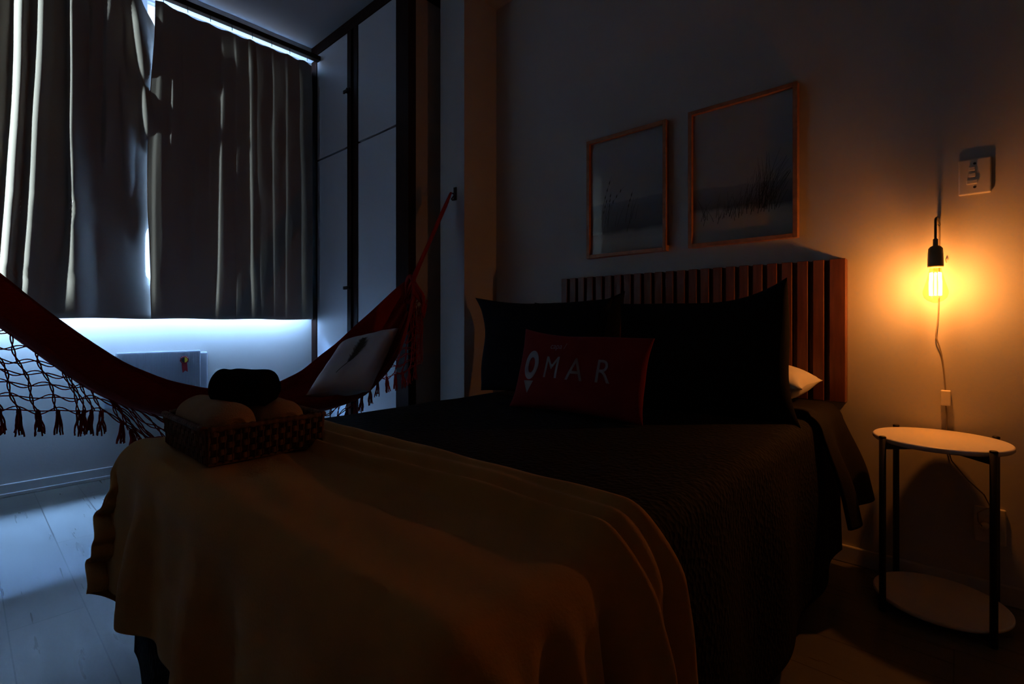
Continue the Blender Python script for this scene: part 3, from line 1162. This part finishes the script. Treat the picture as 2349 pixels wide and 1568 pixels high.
def lettering(name, text, size, cx, cz, wscale=1.0, bold=0.0, m='faded_print'):
    cv = bpy.data.curves.new('lettering_curve', 'FONT')
    cv.body = text
    cv.size = size
    cv.align_x = 'CENTER'
    cv.align_y = 'CENTER'
    cv.offset = bold
    cv.resolution_u = 3
    t = bpy.data.objects.new('lettering_curve', cv)
    C.objects.link(t)
    bpy.context.view_layer.update()
    me = bpy.data.meshes.new_from_object(t)
    bpy.data.objects.remove(t)
    bm = bmesh.new()
    bm.from_mesh(me)
    for k in range(2):
        bmesh.ops.subdivide_edges(bm, edges=[e for e in bm.edges if e.calc_length() > 0.012], cuts=2)
        bmesh.ops.triangulate(bm, faces=bm.faces)
    for v in bm.verts:
        x, z = cx + v.co.x * wscale, cz + v.co.y
        v.co = Vector(on_cushion(x, z))
    o = bobj(name, bm, m, cu)
    return o


def pin_mark():
    bm = bmesh.new()
    N = 40
    cx, cz = -0.150, 0.012
    R1, R2 = (0.030, 0.046), (0.0135, 0.024)
    a_, b_, c_ = [], [], []
    for k in range(N):
        t = 2 * PI * k / N
        a_.append(bm.verts.new(on_cushion(cx + R1[0] * math.cos(t), cz + R1[1] * math.sin(t))))
        c_.append(bm.verts.new(on_cushion(cx + lerp(R1[0], R2[0], 0.5) * math.cos(t), cz + lerp(R1[1], R2[1], 0.5) * math.sin(t))))
        b_.append(bm.verts.new(on_cushion(cx + R2[0] * math.cos(t), cz + R2[1] * math.sin(t))))
    for k in range(N):
        q_ = (k + 1) % N
        bm.faces.new((a_[k], a_[q_], c_[q_], c_[k]))
        bm.faces.new((c_[k], c_[q_], b_[q_], b_[k]))
    rows = []
    for i in range(7):
        s = i / 6
        z = cz - 0.050 - 0.038 * s
        hw = 0.0215 * (1 - s) + 0.0005
        rows.append([bm.verts.new(on_cushion(cx + hw * q_ + 0.0, z)) for q_ in (-1, 0, 1)])
    for A, B in zip(rows, rows[1:]):
        for k in range(2):
            bm.faces.new((A[k], A[k + 1], B[k + 1], B[k]))
    bobj('lettering', bm, 'faded_print', cu)


pin_mark()
lettering('lettering', 'M', 0.096, -0.064, 0.004, 0.84, 0.0)
lettering('lettering', 'A', 0.096, 0.022, 0.002, 0.9, 0.0)
lettering('lettering', 'R', 0.096, 0.112, 0.003, 0.9, 0.0)
lettering('lettering', 'capa /', 0.026, -0.058, 0.074, 1.0)

# ------------------------------------------------------------------ basket with rolled towels
bk = thing('wicker_basket', 'shallow brown woven basket holding towels on the throw blanket', 'basket', (-1.126, 0.405, ZT + 0.024))
bm = bmesh.new()
HW, HD, HH = 0.128, 0.106, 0.066


def weave_wall(bm, ax, ay, bx2, by2, outx, outy):
    """stakes and flat woven bands along one side"""
    L = math.hypot(bx2 - ax, by2 - ay)
    n = max(6, round(L / 0.0135))
    dx, dy = (bx2 - ax) / L, (by2 - ay) / L
    for k in range(n + 1):
        t = k / n * L
        x, y = ax + dx * t, ay + dy * t
        tube(bm, [(x, y, 0.002), (x + outx * 0.003, y + outy * 0.003, HH * 0.5), (x + outx * 0.006, y + outy * 0.006, HH)], 0.0022, 5)
    for r in range(5):
        z = 0.006 + r * 0.0118
        pl_, wv = [], []
        m_ = n * 6
        rows = []
        for q in range(m_ + 1):
            t = q / m_ * L
            ph = PI * n * q / m_ + (PI if r % 2 else 0)
            o_ = 0.0042 * math.sin(ph) + 0.006 * z / HH
            x, y = ax + dx * t + outx * o_, ay + dy * t + outy * o_
            e = 0.0009
            rows.append([bm.verts.new((x + outx * e, y + outy * e, z)), bm.verts.new((x + outx * e, y + outy * e, z + 0.0105)),
                         bm.verts.new((x - outx * e, y - outy * e, z + 0.0105)), bm.verts.new((x - outx * e, y - outy * e, z))])
        for A, B in zip(rows, rows[1:]):
            for k in range(4):
                bm.faces.new((A[k], A[(k + 1) % 4], B[(k + 1) % 4], B[k]))
    # wrapped rim
    rim = []
    for q in range(int(L / 0.0035)):
        t = q * 0.0035
        x, y = ax + dx * t + outx * 0.006, ay + dy * t + outy * 0.006
        rim.append((x, y, HH))
    tube(bm, rim, [0.0055 + 0.0010 * math.sin(i * 1.6) for i in range(len(rim))], 8)


weave_wall(bm, -HW, -HD, HW, -HD, 0, -1)
weave_wall(bm, HW, -HD, HW, HD, 1, 0)
weave_wall(bm, HW, HD, -HW, HD, 0, 1)
weave_wall(bm, -HW, HD, -HW, -HD, -1, 0)
bobj('woven_side', bm, 'wicker', bk)
bm = bmesh.new()
box(bm, -HW, HW, -HD, HD, 0.0, 0.004)
bobj('base', bm, 'wicker', bk)


def towel(label, m, c, length, rad, direction, squash=0.9, seed=0, group=None):
    d = Vector(direction).normalized()
    s = Vector((-d.y, d.x, 0))
    bm = bmesh.new()
    N, K = 34, 40
    rings = []
    for i in range(N + 1):
        t = -1 + 2 * i / N
        e = 1 - max(0, (abs(t) - 0.72) / 0.28) ** 2.4 * 0.5
        # rolled shape with a slight spiral step
        ring = []
        for k in range(K):
            a = 2 * PI * k / K
            r = rad * e * (1 + 0.05 * (k / K) + 0.035 * nz(t * 3 + seed, math.cos(a) * 1.5, math.sin(a) * 1.5) + 0.02 * math.sin(t * 9 + seed + a))
            p = s * (r * math.cos(a)) + Vector((0, 0, r * squash * math.sin(a))) + d * (t * length / 2)
            ring.append(bm.verts.new(p))
        rings.append(ring)
    for A, B in zip(rings, rings[1:]):
        for k in range(K):
            bm.faces.new((A[k], A[(k + 1) % K], B[(k + 1) % K], B[k]))
    # ends: inward spiral steps that read as rolled layers
    for ring, sg in ((rings[0], -1), (rings[-1], 1)):
        prev = ring
        cen = d * (sg * length / 2)
        for st in range(1, 9):
            f = 1 - st / 9
            off = 0.004 * (1 if st % 2 else -0.5) * sg
            cur = [bm.verts.new(cen + (v.co - cen) * f + d * off) for v in ring]
            for k in range(K):
                bm.faces.new((prev[k], prev[(k + 1) % K], cur[(k + 1) % K], cur[k]))
            prev = cur
        bm.faces.new(prev)
    bmesh.ops.recalc_face_normals(bm, faces=bm.faces)
    o = bobj('rolled_towel', bm, m, None, True)
    o.location = c
    tag(o, label, 'towel', group)
    return o


tz = ZT + 0.024
towel('beige rolled towel in the basket along the side facing the camera', 'beige_towel', (-1.128, 0.350, tz + 0.058), 0.225, 0.047, (1, 0, 0), 0.95, 1, 'rolled towels in the basket')
towel('beige rolled towel in the basket along the side facing the pillows', 'beige_towel', (-1.128, 0.450, tz + 0.056), 0.225, 0.044, (1, 0, 0), 0.95, 4, 'rolled towels in the basket')
towel('black rolled towel lying on top of the two beige rolled towels', 'black_towel', (-1.105, 0.400, tz + 0.124), 0.128, 0.039, (0.78, 0.62, 0), 0.95, 8, 'rolled towels in the basket')

# ------------------------------------------------------------------ hammock
hm = thing('hammock', 'dark red cotton hammock with fringed lace slung between bed and window wall', 'hammock', (0, 0, 0))
TOP = [(-0.62, 1.52), (-0.45, 1.42), (-0.33, 1.33), (-0.15, 1.185), (0.0, 1.035), (0.08, 0.950), (0.169, 0.853), (0.268, 0.757), (0.376, 0.664), (0.497, 0.597), (0.603, 0.561), (0.73, 0.535), (0.866, 0.546),
       (0.992, 0.596), (1.151, 0.708), (1.306, 0.855), (1.466, 1.022)]
BOT = [(-0.62, 1.48), (-0.45, 1.36), (-0.33, 1.24), (-0.15, 1.04), (0.0, 0.87), (0.08, 0.796), (0.169, 0.705), (0.268, 0.602), (0.376, 0.527), (0.465, 0.491), (0.6, 0.455), (0.75, 0.435), (0.90, 0.437), (1.03, 0.452),
       (1.151, 0.480), (1.306, 0.582), (1.407, 0.690), (1.466, 0.86)]
NEAR = [(-0.62, 1.50), (-0.33, 1.30), (0.08, 0.925), (0.268, 0.73), (0.497, 0.555), (0.73, 0.505), (0.90, 0.510), (1.03, 0.520), (1.151, 0.545), (1.306, 0.66), (1.407, 0.80), (1.466, 0.98)]
HWID = [(-0.62, 0.02), (-0.33, 0.04), (0.0, 0.06), (0.3, 0.075), (0.6, 0.09), (0.9, 0.13), (1.1, 0.15), (1.25, 0.12), (1.40, 0.06), (1.466, 0.025)]
HX = [(-0.62, -2.02), (0.5, -2.0), (1.0, -1.97), (1.466, -1.985)]
ny_, nw_ = 150, 46
V = []
for i in range(ny_):
    y = lerp(-0.60, 1.466, i / (ny_ - 1))
    zt_, zb_, zn_ = smooth_interp(TOP, y), smooth_interp(BOT, y), smooth_interp(NEAR, y)
    hw = smooth_interp(HWID, y)
    xc = interp(HX, y)
    for j in range(nw_):
        w_ = j / (nw_ - 1)
        an = PI * w_
        x = xc - hw * math.cos(an)
        s_ = math.sin(an) ** 0.8
        z = lerp(zt_, zb_, s_) if w_ < 0.5 else lerp(zn_, zb_, s_)
        # gathers running the length of the cloth
        am = 0.0035 + 0.004 * (1 - min(1, hw / 0.12))
        gth = am * math.sin(w_ * 44 + 1.4 * math.sin(y * 3.0)) + am * 0.6 * math.sin(w_ * 79 + y * 4)
        x += gth * math.sin(an + 0.3)
        z += gth * 0.5
        V.append((x, y, z))
hf = obj('cloth_bed', V, grid_faces(ny_, nw_), 'hammock_red', hm, smooth=True)
sd = hf.modifiers.new('solid', 'SOLIDIFY')
sd.thickness = 0.004


def cordfan(y_e, z_e, xc, hook, nstr, w0, w1, name):
    bm = bmesh.new()
    R = random.Random(4)
    for k in range(nstr):
        f = k / (nstr - 1) * 2 - 1
        P = []
        for q in range(9):
            s = q / 8
            sp = lerp(w0, w1, s)
            P.append((lerp(xc, hook[0], s) + f * sp * 0.6, lerp(y_e, hook[1], s) + 0.002 * math.sin(k + q), lerp(z_e, hook[2], s) + f * sp + 0.01 * s * (1 - s)))
        tube(bm, P, 0.0058, 6)
    return bobj(name, bm, 'hammock_yarn', hm, True)


cordfan(1.455, 0.95, -1.985, (-1.982, 1.712, 1.45), 19, 0.085, 0.030, 'suspension_cords')
cordfan(-0.59, 1.49, -2.02, (-2.02, -0.765, 1.62), 9, 0.025, 0.006, 'suspension_cords')
bm = bmesh.new()          # gathered knot and loose tails where cloth meets cords
tube(bm, [(-1.985 + 0.03 * math.cos(t), 1.47, 0.965 + 0.065 * math.sin(t)) for t in [2 * PI * k / 20 for k in range(20)]], 0.011, 8, closed=True)
for k in range(7):
    a = k * 0.9
    tube(bm, [(-1.95, 1.47, 1.0 - 0.01 * k), (-1.93 + 0.01 * math.sin(a), 1.49 + 0.006 * k, 0.955 - 0.012 * k), (-1.925, 1.50 + 0.007 * math.cos(a), 0.90 - 0.012 * k)], [0.007, 0.008, 0.005], 6)
bobj('end_knot', bm, 'hammock_yarn', hm, True)

LB = [(-0.62, 1.38), (-0.33, 0.98), (-0.15, 0.72), (0.0, 0.585), (0.08, 0.560), (0.169, 0.545), (0.268, 0.533), (0.32, 0.522), (0.35, 0.49), (0.382, 0.448), (0.429, 0.385), (0.55, 0.34), (0.75, 0.32), (0.95, 0.35), (1.10, 0.42),
      (1.23, 0.505), (1.276, 0.545), (1.373, 0.561), (1.46, 0.58), (1.52, 0.62)]


def lz(y):
    return smooth_interp(LB, y, 0.015)


def bz_(y):
    return smooth_interp(BOT, min(y, 1.45), 0.02) + 0.012 + (0.10 if y > 1.45 else 0)


LXN = lambda y: interp(HX, y) + 0.012
bm = bmesh.new()
rowgap = 0.0365
for k in range(11):                       # wavy long strands, in twisted pairs
    for tw_ in (0, 1):
        run = []
        y = -0.30
        while y < 1.53:
            z = lz(y) + k * rowgap * (1 + 0.05 * math.sin(y * 5 + k))
            if z < bz_(y):
                cyc = math.sin(y / 0.045 * PI + k * 1.3)
                off = 0.0048 * cyc * (1 if tw_ else -1)
                run.append((LXN(y) + 0.0015 * (1 if tw_ else -1) * math.cos(y / 0.045 * PI), y, z + off + 0.006 * math.sin(y / 0.09 * PI * 2 + k)))
            elif run:
                if len(run) > 2:
                    tube(bm, run, 0.0018, 5)
                run = []
            y += 0.0075
        if len(run) > 2:
            tube(bm, run, 0.0018, 5)
TY = [-0.26, -0.215, -0.17, -0.125, -0.08, -0.04, 0.0, 0.038, 0.078, 0.117, 0.156, 0.200, 0.246, 0.258, 0.277, 0.300, 0.352, 0.375, 0.398, 0.44, 0.48, 0.52, 0.56, 0.60, 0.64, 0.68, 0.72, 0.76, 0.80, 0.84, 0.88, 0.92,
      0.96, 1.0, 1.04, 1.08, 1.12, 1.16, 1.196, 1.235, 1.278, 1.325, 1.373, 1.415, 1.455, 1.49]
for idx, yj in enumerate(TY):             # slanting strands
    zl = lz(yj)
    sl = lerp(-0.26, -0.75, sstep(0.28, 0.5, yj)) if yj < 0.8 else 0.22
    for dy in (-0.0022, 0.0022):
        P = []
        for q in range(60):
            z = zl + q * 0.008
            y = yj + sl * (z - zl) + dy * math.cos(q * 0.72) * 1.3 + 0.0045 * math.sin(q * 0.35 + idx)
            if z > bz_(y):
                break
            P.append((LXN(y) + dy * math.sin(q * 0.72), y, z))
        if len(P) > 1:
            tube(bm, P, 0.0018, 5)
bobj('lace_net', bm, 'hammock_yarn', hm)


def tassel_mesh(seed):
    R = random.Random(seed)
    bm = bmesh.new()
    lathe(bm, [(0.002, 0.004), (0.005, 0.0), (0.0055, -0.006), (0.004, -0.012)], n=8)
    for k in range(8):
        a = 2 * PI * k / 8
        sp = 0.0045 + 0.006 * R.random()
        L = 0.075 * R.uniform(0.82, 1.05)
        ph = R.uniform(0, 6)
        P = []
        for q in range(8):
            s = q / 7
            r = 0.0025 + sp * s
            P.append((r * math.cos(a) + 0.001 * math.sin(ph + q), r * math.sin(a) + 0.0016 * math.sin(ph + q * 1.3), -L * s))
        tube(bm, P, 0.0021, 5)
    return bm


protos = []
for s_ in range(5):
    me = bpy.data.meshes.new('tassel')
    b_ = tassel_mesh(s_ + 30)
    b_.to_mesh(me)
    b_.free()
    me.materials.append(M['hammock_yarn'])
    me.polygons.foreach_set('use_smooth', [True] * len(me.polygons))
    protos.append(me)
for i, yj in enumerate(TY):
    o = bpy.data.objects.new('tassel', protos[(i * 3) % 5])
    C.objects.link(o)
    o.parent = hm
    o.location = (LXN(yj), yj, lz(yj))
    o.rotation_euler = (0.12 * math.sin(i * 2.1), 0, i * 1.3)
# loose lace hanging at the end beside the column
bm = bmesh.new()
R = random.Random(9)
for k in range(16):
    y = 1.455 + 0.005 * k * 0.9
    zt2 = 0.95 - 0.008 * k
    P = [(-1.955 + 0.004 * math.sin(k * 2 + q), y + 0.003 * math.sin(q * 1.1 + k * 1.7), lerp(zt2, 0.60 + 0.02 * R.random(), q / 11)) for q in range(12)]
    tube(bm, P, 0.0014, 5)
bobj('loose_fringe', bm, 'hammock_yarn', hm)

hk = thing('hammock_hook', 'black metal hammock hook screwed into the pale column above the hammock', 'hook', (-1.982, 1.76, 1.485))
boxobj('hook_plate', (-0.011, 0.011, -0.006, -0.0005, -0.035, 0.035), 'black_metal', hk, bev=0.002)
bm = bmesh.new()
tube(bm, [(0, -0.004, 0.0)] + [(0, -0.022 - 0.016 * math.cos(t) , -0.018 + 0.018 * math.sin(t)) for t in [PI * 0.5 * 0 + PI / 2 + k * PI * 1.15 / 10 for k in range(11)]][::-1], 0.004, 8)
bobj('hook_ring', bm, 'black_metal', hk, True)
hk2 = thing('hammock_hook', 'black metal hammock hook on the wall outside the picture to the left', 'hook', (-2.02, NY, 1.65))
boxobj('hook_plate', (-0.011, 0.011, 0.0005, 0.006, -0.035, 0.035), 'black_metal', hk2, bev=0.002)
bm = bmesh.new()
tube(bm, [(0, 0.004, 0.0), (0, 0.03, -0.005), (0, 0.04, -0.025), (0, 0.03, -0.04), (0, 0.018, -0.035)], 0.004, 8)
bobj('hook_ring', bm, 'black_metal', hk2, True)

# pale cushion slumped in the hammock, with a dark feather print
QC = [Vector(p) for p in ((-1.85, 0.886, 0.528), (-2.13, 1.194, 0.713), (-2.02, 1.430, 0.780), (-1.74, 1.095, 0.535))]   # foot end, far edge ... near edge
QM = (QC[0] + QC[1] + QC[2] + QC[3]) / 4
fc = thing('cushion', 'pale cushion with a dark feather print lying in the hammock', 'cushion', QM)


def fpos(u, v, side, lift=0.0):
    """u along the cushion from foot to head end, v from near to far edge"""
    pin = 0.05
    uu = u * (1 - pin * (1 - abs(v) ** 2.2) * abs(u) ** 3)
    vv = v * (1 - pin * 1.4 * (1 - abs(u) ** 2.2) * abs(v) ** 3)
    s, t = (uu + 1) / 2, (vv + 1) / 2
    near = QC[0].lerp(QC[3], s)
    far = QC[1].lerp(QC[2], s)
    p = near.lerp(far, t)
    e1 = (QC[3] - QC[0]).lerp(QC[2] - QC[1], t)
    e2 = far - near
    n = e1.cross(e2).normalized()
    if n.x < 0:
        n = -n
    fu = max(0.0, 1 - abs(u) ** 2.8) ** 0.5
    fv = max(0.0, 1 - abs(v) ** 2.8) ** 0.5
    th = 0.062 * fu * fv * (1 + 0.12 * nz(u * 2 + 3, v * 2, side))
    sag = -0.035 * (1 - u * u) * (1 - v * v)
    return p + n * (side * (th + 0.001 + lift) + sag) + Vector((0, 0, 0.004 * nz(u * 3, v * 3, 8))) - QM


nn = 44
V = []
for side in (1, -1):
    for i in range(nn):
        for j in range(nn):
            V.append(fpos(-1 + 2 * i / (nn - 1), -1 + 2 * j / (nn - 1), side))
F = grid_faces(nn, nn) + grid_faces(nn, nn, nn * nn, True)
bm = bmesh.new()
vs = [bm.verts.new(v) for v in V]
for f in F:
    bm.faces.new([vs[k] for k in f])
N2 = nn * nn
for i in range(nn - 1):
    for a, b in ((i, i + 1), ((nn - 1) * nn + i, (nn - 1) * nn + i + 1), (i * nn, (i + 1) * nn), (i * nn + nn - 1, (i + 1) * nn + nn - 1)):
        bm.faces.new((vs[a], vs[b], vs[N2 + b], vs[N2 + a]))
bmesh.ops.recalc_face_normals(bm, faces=bm.faces)
bobj('cover', bm, 'print_white', fc, True)
bm = bmesh.new()


def fpt(x, z):
    return fpos(z, x, 1, 0.0015)


R = random.Random(2)
SP = 60
spine = [(lerp(-0.62, 0.62, k / SP), lerp(-0.30, -0.02, k / SP) + 0.10 * math.sin(k / SP * PI)) for k in range(SP + 1)]
for k in range(SP):
    (xa, za), (xb, zb) = spine[k], spine[k + 1]
    wd3 = 0.016
    bm.faces.new([bm.verts.new(fpt(*c)) for c in ((xa, za - wd3), (xb, zb - wd3), (xb, zb + wd3), (xa, za + wd3))])
    if k > 18:
        wdt = 0.20 * math.sin(PI * (k - 17) / (SP - 15)) ** 0.6
        for sg in (-1, 1):
            L = wdt * R.uniform(0.65, 1.2)
            P = [(xa + L * 0.75 * q / 4, za + sg * L * (q / 4) ** 0.85) for q in range(5)]
            for q in range(4):
                w0, w1 = 0.017 * (1 - q / 5), 0.017 * (1 - (q + 1) / 5)
                bm.faces.new([bm.verts.new(fpt(*c)) for c in ((P[q][0] - w0, P[q][1]), (P[q][0] + w0, P[q][1]), (P[q + 1][0] + w1, P[q + 1][1]), (P[q + 1][0] - w1, P[q + 1][1]))])
bobj('feather_motif', bm, 'grass_ink', fc)
